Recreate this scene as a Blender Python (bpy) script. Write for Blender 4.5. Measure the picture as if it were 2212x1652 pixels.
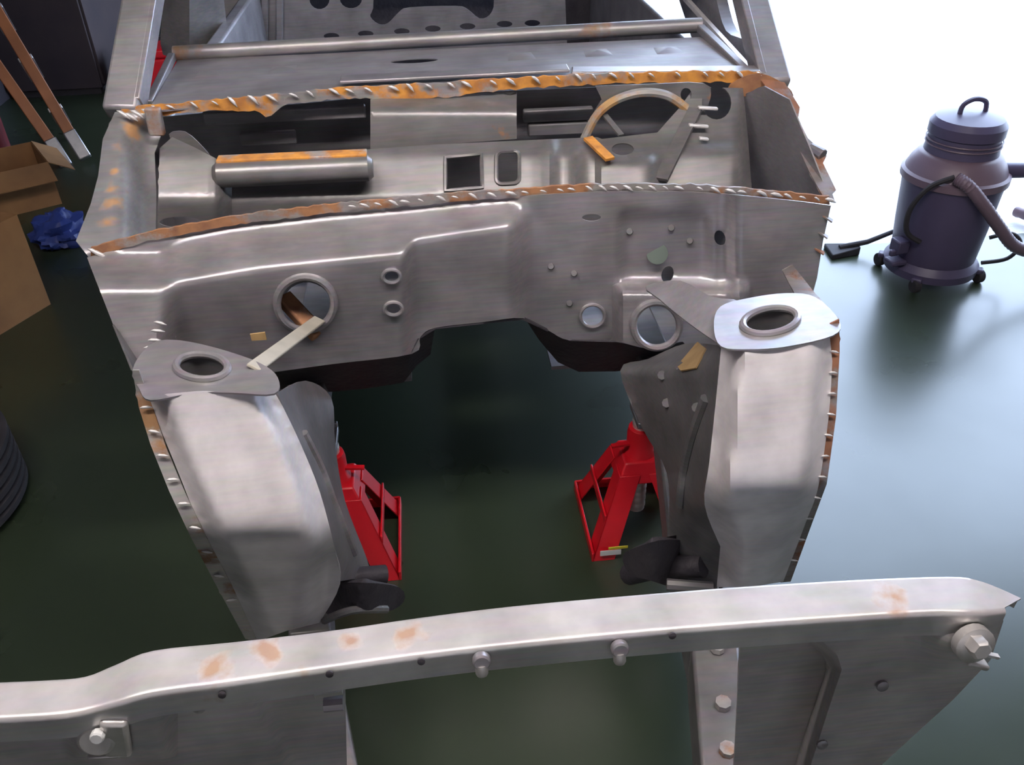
import bpy, bmesh, math, random
import numpy as np
from mathutils import Vector, Matrix
from mathutils.geometry import delaunay_2d_cdt
random.seed(7)
for o in list(bpy.data.objects): bpy.data.objects.remove(o, do_unlink=True)
SC = bpy.context.scene
COL = SC.collection

# ------------------------------------------------------------------ camera, sky, exposure
IW, IH, FPX = 2212, 1652, 1876.0
CAM = Vector((-0.08, 0.0, 1.60)); PITCH, YAW, ROLL = 35.0, 5.0, -1.7
p_, y_, r_ = map(math.radians, (PITCH, YAW, ROLL))
FWD = Vector((math.sin(y_)*math.cos(p_), math.cos(y_)*math.cos(p_), -math.sin(p_)))
RT0 = Vector((math.cos(y_), -math.sin(y_), 0)); UP0 = RT0.cross(FWD)
RT = RT0*math.cos(r_) + UP0*math.sin(r_); UP = -RT0*math.sin(r_) + UP0*math.cos(r_)
cd = bpy.data.cameras.new('camera'); cam = bpy.data.objects.new('camera', cd); COL.objects.link(cam)
cd.sensor_fit = 'HORIZONTAL'; cd.sensor_width = 36; cd.lens = 36*FPX/IW; cd.clip_start = .05
cam.matrix_world = Matrix.Translation(CAM) @ Matrix((RT, UP, -FWD)).transposed().to_4x4()
SC.camera = cam

w = bpy.data.worlds.new('sky'); SC.world = w; w.use_nodes = True
bg = w.node_tree.nodes['Background']; bg.inputs[0].default_value = (.60, .74, 1.0, 1); bg.inputs[1].default_value = 9.0
SC.view_settings.view_transform = 'Standard'; SC.view_settings.look = 'None'
SC.view_settings.exposure = 0.0; SC.view_settings.gamma = 1.0; SC.view_settings.use_curve_mapping = False
LAMP_POWER = 88.0

# ------------------------------------------------------------------ pixel -> point on a known surface
def ray(px, py): return FWD + RT*((px-IW/2)/FPX) - UP*((py-IH/2)/FPX)
def AY(px, py, Y): d = ray(px, py); return CAM + d*((Y-CAM.y)/d.y)
def AZ(px, py, Z): d = ray(px, py); return CAM + d*((Z-CAM.z)/d.z)
def AX(px, py, X): d = ray(px, py); return CAM + d*((X-CAM.x)/d.x)

# ------------------------------------------------------------------ materials
MATS = {}
def nt(name):
    m = bpy.data.materials.new(name); m.use_nodes = True; MATS[name] = m
    t = m.node_tree; return m, t, t.nodes['Principled BSDF']
def noise_mix(t, c1, c2, scale, detail=4, lo=.35, hi=.65, vec=None):
    tc = t.nodes.new('ShaderNodeTexCoord'); n = t.nodes.new('ShaderNodeTexNoise')
    n.inputs['Scale'].default_value = scale; n.inputs['Detail'].default_value = detail
    t.links.new(vec or tc.outputs['Object'], n.inputs['Vector'])
    r = t.nodes.new('ShaderNodeValToRGB'); r.color_ramp.elements[0].position = lo; r.color_ramp.elements[1].position = hi
    r.color_ramp.elements[0].color = (*c1, 1); r.color_ramp.elements[1].color = (*c2, 1)
    t.links.new(n.outputs['Fac'], r.inputs[0]); return r, n
def plain(name, c1, c2=None, scale=12, rough=.5, metal=0., bump=0., bscale=60, spec=.5):
    m, t, b = nt(name)
    r, n = noise_mix(t, c1, c2 or tuple(x*.8 for x in c1), scale)
    t.links.new(r.outputs[0], b.inputs['Base Color'])
    b.inputs['Roughness'].default_value = rough; b.inputs['Metallic'].default_value = metal
    b.inputs['Specular IOR Level'].default_value = spec
    if bump:
        tc = t.nodes.new('ShaderNodeTexCoord'); n2 = t.nodes.new('ShaderNodeTexNoise'); n2.inputs['Scale'].default_value = bscale
        t.links.new(tc.outputs['Object'], n2.inputs['Vector'])
        bp = t.nodes.new('ShaderNodeBump'); bp.inputs['Strength'].default_value = bump; bp.inputs['Distance'].default_value = .01
        t.links.new(n2.outputs['Fac'], bp.inputs['Height']); t.links.new(bp.outputs[0], b.inputs['Normal'])
    return m
def steel(name, base=(.38, .335, .36), rough=.33, metal=.45, patches=(), rust_amt=.70, rustc=((.55, .22, .05), (.26, .10, .04)), bump=.12):
    """bare sheet steel: cloudy grey, fine scratches, rust where noise is high or at listed spots"""
    m, t, b = nt(name); L = t.links
    tc = t.nodes.new('ShaderNodeTexCoord')
    r, n = noise_mix(t, tuple(x*.72 for x in base), tuple(min(1, x*1.18) for x in base), 9, 6, .3, .7)
    mp = t.nodes.new('ShaderNodeMapping'); mp.inputs['Scale'].default_value = (14, 60, 160); mp.inputs['Rotation'].default_value = (.2, .3, .4)
    L.new(tc.outputs['Object'], mp.inputs[0])
    sn = t.nodes.new('ShaderNodeTexNoise'); sn.inputs['Scale'].default_value = 1.0; sn.inputs['Detail'].default_value = 3
    L.new(mp.outputs[0], sn.inputs['Vector'])
    mx = t.nodes.new('ShaderNodeMix'); mx.data_type = 'RGBA'; mx.blend_type = 'OVERLAY'; mx.inputs[0].default_value = .35
    L.new(r.outputs[0], mx.inputs[6]); L.new(sn.outputs['Color'], mx.inputs[7])
    hs = t.nodes.new('ShaderNodeHueSaturation'); hs.inputs['Saturation'].default_value = .55; L.new(mx.outputs[2], hs.inputs['Color'])
    # rust mask
    rn = t.nodes.new('ShaderNodeTexNoise'); rn.inputs['Scale'].default_value = 7; rn.inputs['Detail'].default_value = 8; rn.inputs['Roughness'].default_value = .65
    L.new(tc.outputs['Object'], rn.inputs['Vector'])
    ma = t.nodes.new('ShaderNodeMapRange'); ma.inputs[1].default_value = rust_amt; ma.inputs[2].default_value = rust_amt+.08
    L.new(rn.outputs['Fac'], ma.inputs[0]); mask = ma.outputs[0]
    pn = t.nodes.new('ShaderNodeTexNoise'); pn.inputs['Scale'].default_value = 38; pn.inputs['Detail'].default_value = 5; L.new(tc.outputs['Object'], pn.inputs['Vector'])
    for (pos, rad) in patches:
        vs = t.nodes.new('ShaderNodeVectorMath'); vs.operation = 'DISTANCE'; L.new(tc.outputs['Object'], vs.inputs[0]); vs.inputs[1].default_value = pos
        ad = t.nodes.new('ShaderNodeMath'); ad.operation = 'MULTIPLY_ADD'; L.new(pn.outputs['Fac'], ad.inputs[0]); ad.inputs[1].default_value = -4.0*rad; L.new(vs.outputs['Value'], ad.inputs[2])
        mr = t.nodes.new('ShaderNodeMapRange'); mr.inputs[1].default_value = -.8*rad; mr.inputs[2].default_value = -1.9*rad; mr.inputs[4].default_value = .75; L.new(ad.outputs[0], mr.inputs[0])
        mm = t.nodes.new('ShaderNodeMath'); mm.operation = 'MAXIMUM'; L.new(mask, mm.inputs[0]); L.new(mr.outputs[0], mm.inputs[1]); mask = mm.outputs[0]
    rc, _ = noise_mix(t, rustc[0], rustc[1], 30, 5)
    m2 = t.nodes.new('ShaderNodeMix'); m2.data_type = 'RGBA'; L.new(mask, m2.inputs[0]); L.new(hs.outputs[0], m2.inputs[6]); L.new(rc.outputs[0], m2.inputs[7])
    L.new(m2.outputs[2], b.inputs['Base Color'])
    mm1 = t.nodes.new('ShaderNodeMapRange'); mm1.inputs[3].default_value = metal; mm1.inputs[4].default_value = 0; L.new(mask, mm1.inputs[0]); L.new(mm1.outputs[0], b.inputs['Metallic'])
    mr1 = t.nodes.new('ShaderNodeMapRange'); mr1.inputs[3].default_value = rough; mr1.inputs[4].default_value = .8; L.new(mask, mr1.inputs[0]); L.new(mr1.outputs[0], b.inputs['Roughness'])
    bp = t.nodes.new('ShaderNodeBump'); bp.inputs['Strength'].default_value = bump; bp.inputs['Distance'].default_value = .004
    L.new(n.outputs['Fac'], bp.inputs['Height']); L.new(bp.outputs[0], b.inputs['Normal'])
    return m

# ------------------------------------------------------------------ object helpers
def link(name, me, mat, parent=None, ploc=None, smooth=True, angle=35):
    o = bpy.data.objects.new(name, me); COL.objects.link(o)
    if mat: me.materials.append(mat)
    if smooth and len(me.polygons):
        me.polygons.foreach_set('use_smooth', [True]*len(me.polygons)); me.set_sharp_from_angle(angle=math.radians(angle))
    if parent:
        o.parent = parent
        if ploc is not None: o.matrix_parent_inverse = Matrix.Translation(-Vector(ploc))
    return o
def tag(o, label, cat, group=None):
    o['label'] = label; o['category'] = cat
    if group: o['group'] = group
    return o
def empty(name, loc=(0, 0, 0), rz=0):
    e = bpy.data.objects.new(name, None); COL.objects.link(e); e.location = loc; e.rotation_euler = (0, 0, rz); e.empty_display_size = .1
    return e
class MB:
    """collects shapes into one mesh"""
    def __init__(s): s.v = []; s.f = []
    def add(s, vs, fs):
        k = len(s.v); s.v += [tuple(v) for v in vs]; s.f += [tuple(i+k for i in f) for f in fs]; return s
    def hexa(s, P):   # 8 points, bottom 4 then top 4
        return s.add(P, [(3, 2, 1, 0), (4, 5, 6, 7), (0, 1, 5, 4), (1, 2, 6, 5), (2, 3, 7, 6), (3, 0, 4, 7)])
    def box(s, x0, x1, y0, y1, z0, z1):
        return s.hexa([(x0, y0, z0), (x1, y0, z0), (x1, y1, z0), (x0, y1, z0), (x0, y0, z1), (x1, y0, z1), (x1, y1, z1), (x0, y1, z1)])
    def bar(s, a, b, w, h, up=(0, 0, 1)):
        a = Vector(a); b = Vector(b); d = (b-a).normalized(); u = Vector(up); sd = d.cross(u)
        if sd.length < 1e-4: sd = d.cross(Vector((1, 0, 0)))
        sd.normalize(); u = sd.cross(d)
        q = [sd*w/2*i + u*h/2*j for i, j in ((-1, -1), (1, -1), (1, 1), (-1, 1))]
        return s.hexa([a+x for x in q]+[b+x for x in q])
    def tube(s, pts, r, n=10, caps=True):
        pts = [Vector(p) for p in pts]; rs = r if isinstance(r, (list, tuple)) else [r]*len(pts)
        k = len(s.v); ref = None
        for i, p in enumerate(pts):
            d = (pts[min(i+1, len(pts)-1)]-pts[max(i-1, 0)]).normalized()
            if ref is None:
                ref = Vector((0, 0, 1)) if abs(d.z) < .9 else Vector((1, 0, 0))
            a = d.cross(ref).normalized(); b = a.cross(d); ref = b
            for j in range(n):
                t = 2*math.pi*j/n; s.v.append(tuple(p+(a*math.cos(t)+b*math.sin(t))*rs[i]))
        for i in range(len(pts)-1):
            for j in range(n):
                s.f.append((k+i*n+j, k+i*n+(j+1) % n, k+(i+1)*n+(j+1) % n, k+(i+1)*n+j))
        if caps:
            s.f.append(tuple(k+j for j in reversed(range(n)))); m = k+(len(pts)-1)*n; s.f.append(tuple(m+j for j in range(n)))
        return s
    def lathe(s, prof, n=32, c=(0, 0, 0)):
        k = len(s.v)
        for (r, z) in prof:
            for j in range(n):
                t = 2*math.pi*j/n; s.v.append((c[0]+r*math.cos(t), c[1]+r*math.sin(t), c[2]+z))
        for i in range(len(prof)-1):
            for j in range(n): s.f.append((k+i*n+j, k+i*n+(j+1) % n, k+(i+1)*n+(j+1) % n, k+(i+1)*n+j))
        return s
    def mesh(s, name):
        me = bpy.data.meshes.new(name); me.from_pydata(s.v, [], s.f); me.update()
        bm = bmesh.new(); bm.from_mesh(me); bmesh.ops.recalc_face_normals(bm, faces=bm.faces); bm.to_mesh(me); bm.free(); return me
    def build(s, name, mat, parent=None, ploc=None, bevel=0, smooth=True, seg=2):
        o = link(name, s.mesh(name), mat, parent, ploc, smooth)
        if bevel:
            b = o.modifiers.new('bevel', 'BEVEL'); b.width = bevel; b.segments = seg; b.limit_method = 'ANGLE'; b.angle_limit = math.radians(40)
        return o
def cr(pts, n=6, closed=False):
    """Catmull-Rom through points"""
    P = [Vector(p) for p in pts]; out = []; N = len(P)
    for i in range(N if closed else N-1):
        g = lambda k: P[k % N] if closed else P[max(0, min(N-1, k))]
        a, b, c, d = g(i-1), g(i), g(i+1), g(i+2)
        for k in range(n):
            t = k/n; out.append(.5*((2*b)+(c-a)*t+(2*a-5*b+4*c-d)*t*t+(3*b-a-3*c+d)*t**3))
    if not closed: out.append(P[-1])
    return [tuple(v) for v in out]
def dens(pts, step, closed=True):
    out = []; N = len(pts)
    for i in range(N if closed else N-1):
        a = pts[i]; b = pts[(i+1) % N]; L = math.dist(a, b); k = max(1, round(L/step))
        for j in range(k): out.append((a[0]+(b[0]-a[0])*j/k, a[1]+(b[1]-a[1])*j/k))
    if not closed: out.append(tuple(pts[-1]))
    return out
def ell(cx, cy, rx, ry, n=28, rot=0):
    c, s = math.cos(math.radians(rot)), math.sin(math.radians(rot))
    return [(cx+rx*math.cos(2*math.pi*i/n)*c-ry*math.sin(2*math.pi*i/n)*s, cy+rx*math.cos(2*math.pi*i/n)*s+ry*math.sin(2*math.pi*i/n)*c) for i in range(n)]
def rrect(x0, y0, x1, y1, r, n=4, sk=0):
    o = []
    for cx, cy, a0 in ((x1-r, y0+r, -90), (x1-r, y1-r, 0), (x0+r, y1-r, 90), (x0+r, y0+r, 180)):
        for i in range(n+1):
            a = math.radians(a0+90*i/n); X = cx+r*math.cos(a); o.append((X, cy+r*math.sin(a)+sk*(X-x0)))
    return o
def inside(P, poly):
    x, y = P; c = False; j = len(poly)-1
    for i in range(len(poly)):
        xi, yi = poly[i]; xj, yj = poly[j]
        if (yi > y) != (yj > y) and x < (xj-xi)*(y-yi)/(yj-yi)+xi: c = not c
        j = i
    return c
def sheet(name, fn, outline, mat, parent=None, ploc=None, holes=(), step=24, thick=.003, angle=45, toward=None, creases=()):
    """a pressed sheet: outline and holes drawn flat, every point put on a real surface by fn; then given thickness"""
    ol = dens(outline, step); hs = [dens(h, step) for h in holes]
    V = list(ol); E = [(i, (i+1) % len(ol)) for i in range(len(ol))]
    for h in hs:
        k = len(V); V += h; E += [(k+i, k+(i+1) % len(h)) for i in range(len(h))]
    for cl_ in creases:
        run = []
        for p in dens(cl_, step, False):
            ok = inside(p, ol) and not any(inside(p, h) for h in hs) and (np.array([(q[0]-p[0])**2+(q[1]-p[1])**2 for q in V]).min() > 16)
            if ok: V.append(p); run.append(len(V)-1)
            if (not ok or p is None) and len(run): E += list(zip(run, run[1:])); run = []
        E += list(zip(run, run[1:]))
    xs = [p[0] for p in ol]; ys = [p[1] for p in ol]
    bnd = np.array(V)
    gx = min(xs)+step*.5; row = 0
    while gx < max(xs):
        gy = min(ys)+(step*.5 if row % 2 else 0)
        while gy < max(ys):
            p = (gx, gy)
            if inside(p, ol) and not any(inside(p, h) for h in hs) and ((bnd-p)**2).sum(1).min() > (step*.45)**2: V.append(p)
            gy += step
        gx += step; row += 1
    r = delaunay_2d_cdt([Vector(p) for p in V], E, [], 0, 1e-5)
    v2, fs = r[0], r[2]; keep = []
    for f in fs:
        c = sum((v2[i] for i in f), Vector((0, 0)))/len(f)
        if inside(c, ol) and not any(inside(c, h) for h in hs): keep.append(f)
    me = bpy.data.meshes.new(name); P3 = [fn(p[0], p[1]) for p in v2]
    me.from_pydata([tuple(p) for p in P3], [], [tuple(f) for f in keep])
    bm = bmesh.new(); bm.from_mesh(me)
    bmesh.ops.delete(bm, geom=[v for v in bm.verts if not v.link_faces], context='VERTS')
    bmesh.ops.recalc_face_normals(bm, faces=bm.faces)
    T = Vector(toward) if toward else CAM; s = sum((f.normal.dot((T-f.calc_center_median()).normalized())*f.calc_area() for f in bm.faces))
    if s < 0: bmesh.ops.reverse_faces(bm, faces=bm.faces)
    bm.to_mesh(me); bm.free()
    o = link(name, me, mat, parent, ploc, True, angle)
    md = o.modifiers.new('thickness', 'SOLIDIFY'); md.thickness = thick; md.offset = -1; es = o.modifiers.new('edges', 'EDGE_SPLIT'); es.split_angle = math.radians(50)
    return o
def ss(a, b, x):
    t = max(0., min(1., (x-a)/(b-a))); return t*t*(3-2*t)
def lerp(a, b, t): return a+(b-a)*t
def yfn(f): return lambda px, py: AY(px, py, f(px, py))
def cY(Y): return lambda px, py: AY(px, py, Y)
def cZ(Z): return lambda px, py: AZ(px, py, Z)
def struct(o): o['kind'] = 'structure'; return o

# ------------------------------------------------------------------ material set
M_floor, t_, b_ = nt('painted_floor')
r1, n1 = noise_mix(t_, (.022, .033, .018), (.034, .048, .027), 1.6, 3, .2, .8)
t_.links.new(r1.outputs[0], b_.inputs['Base Color']); b_.inputs['Specular IOR Level'].default_value = .8
rr, _ = noise_mix(t_, (.25, .25, .25), (.34, .34, .34), 3, 3, .2, .8); t_.links.new(rr.outputs[0], b_.inputs['Roughness'])
bp = t_.nodes.new('ShaderNodeBump'); bp.inputs['Strength'].default_value = .02; bp.inputs['Distance'].default_value = .01
t_.links.new(n1.outputs['Fac'], bp.inputs['Height']); t_.links.new(bp.outputs[0], b_.inputs['Normal'])
M_drive = plain('driveway_concrete', (.62, .60, .57), (.52, .51, .49), 3, .85, bump=.2)
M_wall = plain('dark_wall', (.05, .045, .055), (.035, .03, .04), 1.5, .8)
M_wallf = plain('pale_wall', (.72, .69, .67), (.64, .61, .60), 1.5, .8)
M_ceil = plain('ceiling_board', (.16, .15, .15), (.13, .12, .12), 2, .9)
M_steel = steel('bare_steel')
M_steel_d = steel('dull_steel', (.20, .185, .19), .45, .4)
M_cowl = steel('cowl_steel', (.235, .212, .21), .36, .45, rust_amt=.66)
M_rust = steel('rusty_flange', (.45, .40, .37), .5, .5, rust_amt=.40, rustc=((.75, .33, .06), (.42, .17, .05)), bump=.4)
M_rust2 = steel('brown_rust_flange', (.42, .36, .33), .5, .5, rust_amt=.44, rustc=((.42, .20, .09), (.24, .11, .06)), bump=.4)
M_tanr = steel('tan_rust', (.46, .42, .38), .5, .4, rust_amt=.50, rustc=((.52, .32, .14), (.45, .22, .08)), bump=.3)
M_bright = plain('bright_zinc', (.75, .71, .68), (.6, .57, .55), 30, .35, .6)
M_nib = plain('ground_weld', (.88, .84, .82), (.8, .76, .74), 40, .3, .3)
M_int = steel('interior_steel', (.29, .265, .29), .45, .35, rust_amt=.75)
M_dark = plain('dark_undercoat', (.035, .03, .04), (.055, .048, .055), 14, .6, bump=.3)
M_red = plain('red_paint', (.62, .008, .018), (.50, .006, .012), 6, .35)
M_blue = plain('blue_plastic', (.03, .06, .30), (.02, .04, .2), 5, .5)
M_card = plain('cardboard', (.30, .155, .06), (.22, .11, .045), 6, .85)
M_orange = plain('orange_fibreglass', (.30, .10, .03), (.22, .07, .02), 8, .5)
M_alu = plain('aluminium', (.5, .5, .52), (.4, .4, .42), 20, .4, .9)
M_rubber = plain('black_rubber', (.02, .017, .02), (.03, .026, .03), 20, .75)
M_vac = plain('hazed_vacuum_plastic', (.075, .06, .115), (.065, .053, .10), 4, .45)  # purple-grey tint paints the doorway's veiling glare into the plastic
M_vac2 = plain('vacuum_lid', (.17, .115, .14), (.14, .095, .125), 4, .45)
M_white = plain('white_enamel', (.8, .8, .78), None, 5, .5)
M_yellow = plain('yellow_label', (.75, .65, .05), None, 5, .5)
M_tan = plain('tan_tape', (.55, .36, .16), (.45, .29, .12), 20, .7)
M_redcloth = plain('dark_red_cloth', (.14, .008, .012), (.09, .005, .01), 5, .8)
M_tube, t_, b_ = nt('fluorescent_tube'); b_.inputs['Emission Color'].default_value = (1, .925, .90, 1); b_.inputs['Emission Strength'].default_value = LAMP_POWER
M_pearl = plain('pale_putty', (.50, .46, .38), (.42, .39, .32), 20, .6)

# ------------------------------------------------------------------ the place
FX0, FX1, FY0, FY1, DOORY, DOORX = -2.7, 3.6, -2.2, 8.2, 3.05, 1.25
m = MB(); m.box(FX0, FX1, FY0, DOORY, -.15, 0); m.box(FX0, DOORX, DOORY, FY1, -.15, 0)
struct(m.build('floor', M_floor, smooth=False))
struct(MB().add([(-40, -30, -.16), (60, -30, -.16), (60, 70, -.16), (-40, 70, -.16)], [(0, 1, 2, 3)]).build('ground', M_drive, smooth=False))
struct(MB().box(DOORX, 14, DOORY, 24, -.15, -.012).build('driveway', M_drive, smooth=False))
CH = 2.55
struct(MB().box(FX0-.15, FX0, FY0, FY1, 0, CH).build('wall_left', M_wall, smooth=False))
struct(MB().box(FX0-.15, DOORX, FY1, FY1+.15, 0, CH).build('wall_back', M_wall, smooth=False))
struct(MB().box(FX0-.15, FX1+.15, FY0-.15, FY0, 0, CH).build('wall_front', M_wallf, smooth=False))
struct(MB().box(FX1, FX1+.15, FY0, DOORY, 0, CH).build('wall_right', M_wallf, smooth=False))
m = MB(); m.box(FX0-.15, FX1+.15, FY0-.15, DOORY, CH, CH+.12); m.box(FX0-.15, DOORX, DOORY, FY1+.15, CH, CH+.12)
struct(m.build('ceiling', M_ceil, smooth=False))
struct(MB().box(DOORX-.1, FX1, DOORY-.12, DOORY, 2.25, CH).build('trim_1', M_wall, smooth=False))
struct(MB().box(DOORX-.12, DOORX, DOORY, FY1, 2.25, CH).build('trim_2', M_wall, smooth=False))

# ceiling strip lamps
def strip_lamp(x, y, rz, label):
    e = empty('ceiling_lamp', (x, y, CH), rz); tag(e, label, 'lamp', 'strip lamps on the garage ceiling')
    MB().box(-.6, .6, -.09, .09, -.05, 0).build('housing', M_white, e, bevel=.006)
    for s in (-1, 1): MB().tube([(-.57, s*.045, -.075), (.57, s*.045, -.075)], .017, 12).build('tube', M_tube, e)
    return e
strip_lamp(.55, .74, 0, 'white two-tube strip lamp on the ceiling right above the radiator support')
strip_lamp(-.95, .78, 0, 'white two-tube strip lamp left above the radiator support')

# ------------------------------------------------------------------ the car shell
CL = (0, 1.6, 0)
car = empty('car_shell', CL); tag(car, 'bare steel front end of a stripped car body with rusty cut seams', 'car body')
def csheet(name, fn, outline, mat, **k): 
    par = k.pop('parent', car); return sheet(name, fn, outline, mat, par, CL if par is car else None, **k)
def cbuild(mb, name, mat, parent=None, **k): return mb.build(name, mat, parent or car, CL if parent is None else None, **k)
def loft(name, rows, mat, parent=None, thick=.003, angle=45):
    n = len(rows[0]); V = [tuple(p) for r in rows for p in r]
    F = [(i*n+j, i*n+j+1, (i+1)*n+j+1, (i+1)*n+j) for i in range(len(rows)-1) for j in range(n-1)]
    me = bpy.data.meshes.new(name); me.from_pydata(V, [], F); me.update()
    s = sum(p.normal.dot((CAM-p.center).normalized())*p.area for p in me.polygons)
    if s < 0: me.flip_normals()
    o = link(name, me, mat, parent or car, CL if parent is None else None, True, angle)
    if thick:
        md = o.modifiers.new('thickness', 'SOLIDIFY'); md.thickness = thick; md.offset = -1; es = o.modifiers.new('edges', 'EDGE_SPLIT'); es.split_angle = math.radians(50)
    return o
ip = lambda x, a, b: float(np.interp(x, a, b))
S2 = [(185, 548), (320, 512), (500, 477), (700, 453), (1000, 426), (1280, 408), (1500, 408), (1700, 425), (1805, 436)]
S1 = [(255, 250), (300, 243), (420, 232), (580, 218), (700, 205), (1000, 188), (1300, 170), (1500, 166), (1655, 167)]
s2 = lambda x: ip(x, [p[0] for p in S2], [p[1] for p in S2])
s1 = lambda x: ip(x, [p[0] for p in S1], [p[1] for p in S1])

# firewall ------------------------------------------------------
def fwE(px):
    return lerp(ip(px, [400, 560, 700, 880], [606, 578, 564, 546]), ip(px, [880, 1000, 1130], [520, 500, 480]), ss(866, 900, px))
def fwY(px, py): return sum(fwY0(px, py+d) for d in (-12, -8, -4, 0, 4, 8, 12))/7
def fwY0(px, py):
    s = s2(px)+18
    k = ss(866, 900, px)
    e = lerp(ip(px, [400, 560, 700, 880], [606, 578, 564, 546]), ip(px, [880, 1000, 1130], [520, 500, 480]), k)
    yb = lerp(1.490, 1.525, k)
    t = max(0., min(1., (py-s)/(e-s)))
    y = lerp(1.60, yb, t*.9+.1*t*t) + .01*ss(0, 200, py-e)
    yr = 1.585 + .012*ss(1338, 1350, px)*(1-ss(1522, 1534, px))*ss(456, 468, py)*(1-ss(590, 606, py))
    yr -= .055*ss(608, 634, py)*ss(1318, 1345, px)*(1-ss(1600, 1625, px))
    yr -= .03*ss(1560, 1600, px)
    y = lerp(yr, y, 1-ss(1095, 1150, px))
    yl = ip(py, [548, 620, 800], [1.595, 1.47, 1.40])
    return lerp(y, yl, 1-ss(335, 400, px))
fw_out = cr([(188, 556), (320, 520), (500, 484), (700, 460), (1000, 433), (1280, 415), (1500, 415), (1700, 432), (1795, 444)], 4) + \
    [(1778, 520), (1765, 600), (1752, 648), (1700, 652), (1620, 664), (1570, 690), (1556, 760), (1500, 765), (1475, 738)] + \
    cr([(1470, 738), (1400, 752), (1330, 738), (1230, 735), (1185, 714), (1130, 687), (1040, 696), (940, 708), (908, 728), (890, 764), (720, 786), (575, 806)], 4) + [(470, 772), (390, 756), (335, 762), (283, 800), (240, 690)]
fw_holes = [ell(660, 655, 58, 54), ell(846, 597, 17, 12, 14), ell(850, 667, 15, 11, 14), ell(1278, 470, 21, 8, 14), ell(1442, 592, 13, 18, 16, 20),
            ell(1555, 514, 12, 17, 14, -15), ell(1280, 682, 24, 22, 18), ell(1418, 702, 47, 46)]
firewall = csheet('firewall', yfn(fwY), fw_out, M_steel, holes=fw_holes, step=12, angle=70,
    creases=[[(x, fwE(x)+d) for x in range(402, 1128, 10)] for d in (-14, -7, 0, 7, 14)] + [[(x, s2(x)+18+d) for x in range(402, 1128, 12)] for d in (-9, 0, 9)] + [[(1345+i*12, y) for i in range(22)] for y in (608, 617, 626, 634)])
def ring(px, py, rx, ry, r, mat, parent, dy=-.003, name='hole_collar'):
    pts = [AY(x, y, fwY(px, py)+dy) for x, y in ell(px, py, rx, ry, 32)]
    m = MB(); m.tube(pts+[pts[0], pts[1]], r, 8, False); return m.build(name, mat, parent)
ring(660, 655, 62, 58, .008, M_steel, firewall); ring(1418, 702, 50, 49, .008, M_steel, firewall)
ring(1280, 682, 26, 24, .004, M_steel, firewall)
for (x, y) in ((846, 597), (850, 667)): ring(x, y, 19, 14, .004, M_steel, firewall)
# fluted cup behind the left hole and the rusty stub in it
c0 = AY(660, 655, 1.50)
m = MB(); m.tube([AY(660, 655, 1.505), AY(664, 662, 1.60)], [.053, .05], 24, False); cbuild(m, 'column_cup', M_steel_d)
m = MB(); m.bar(AY(610, 640, 1.56), AY(690, 725, 1.50), .035, .02); cbuild(m, 'column_stub', M_rust2, bevel=.004)
m = MB(); m.bar(AY(548, 795, 1.13), AY(690, 690, 1.485), .024, .006, up=(.5, 0, 1)); cbuild(m, 'brace_strip', M_pearl, bevel=.002)
m = MB(); m.tube([AY(1420, 548, 1.60), AY(1420, 548, 1.592)], .022, 20); cbuild(m, 'grommet', plain('green_grommet', (.10, .13, .11), None, 9, .6), firewall)
for (x, y) in ((1360, 500), (1450, 492), (1490, 520), (1190, 575), (1240, 590), (1230, 655)):
    m = MB(); m.tube([AY(x, y, fwY(x, y)+.002), AY(x, y, fwY(x, y)-.004)], [.008, .006], 10); cbuild(m, 'stud', M_steel_d, firewall)
# toe boards, tunnel and floor pans under and behind the firewall
tl = [(560, 806), (640, 797), (720, 786), (800, 776), (888, 764), (906, 730), (940, 710)]
bl = [(590, 838), (650, 846), (720, 846), (800, 838), (872, 826), (900, 790), (930, 765)]
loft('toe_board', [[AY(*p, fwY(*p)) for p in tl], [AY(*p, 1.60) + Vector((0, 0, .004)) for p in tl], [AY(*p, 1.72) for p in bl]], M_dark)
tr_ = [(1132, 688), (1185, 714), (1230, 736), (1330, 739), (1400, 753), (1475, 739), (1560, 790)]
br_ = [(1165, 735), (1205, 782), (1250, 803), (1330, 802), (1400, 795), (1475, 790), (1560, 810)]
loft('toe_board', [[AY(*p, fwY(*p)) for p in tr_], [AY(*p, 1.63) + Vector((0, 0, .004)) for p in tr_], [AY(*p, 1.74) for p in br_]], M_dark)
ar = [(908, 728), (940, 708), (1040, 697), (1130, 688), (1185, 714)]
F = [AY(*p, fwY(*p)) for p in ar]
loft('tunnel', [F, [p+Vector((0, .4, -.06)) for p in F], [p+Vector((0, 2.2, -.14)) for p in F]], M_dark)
for s in (-1, 1):
    m = MB(); m.box(min(s*.17, s*.73), max(s*.17, s*.73), 1.74, 4.4, .405, .415); cbuild(m, 'floor_pan', M_int)
# frame rails ------------------------------------------------------
for s in (-1, 1):
    path = [(.285, .66, .30), (.345, .94, .295), (.395, 1.16, .17), (.415, 1.34, .17), (.410, 1.52, .415), (.410, 2.3, .415)]
    m = MB(); rows = []
    for (x, y, z) in path: rows.append([(s*x+dx, y, z+dz) for dx, dz in ((-.042, -.05), (.042, -.05), (.042, .05), (-.042, .05))])
    k = 0
    for i in range(len(rows)-1): m.hexa([rows[i][j] for j in (0, 1)]+[rows[i+1][j] for j in (1, 0)]+[rows[i][j] for j in (3, 2)]+[rows[i+1][j] for j in (2, 3)])
    ra = cbuild(m, 'frame_rail', M_steel_d, bevel=.006)
    for yy in (.74, .82, .93):
        x = s*ip(yy, [.66, .93], [.285, .345]); b = MB(); b.tube([(x, yy, .348), (x, yy, .360)], .013, 8); cbuild(b, 'bolt', M_bright if yy > .9 else M_rust2, ra)

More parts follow.
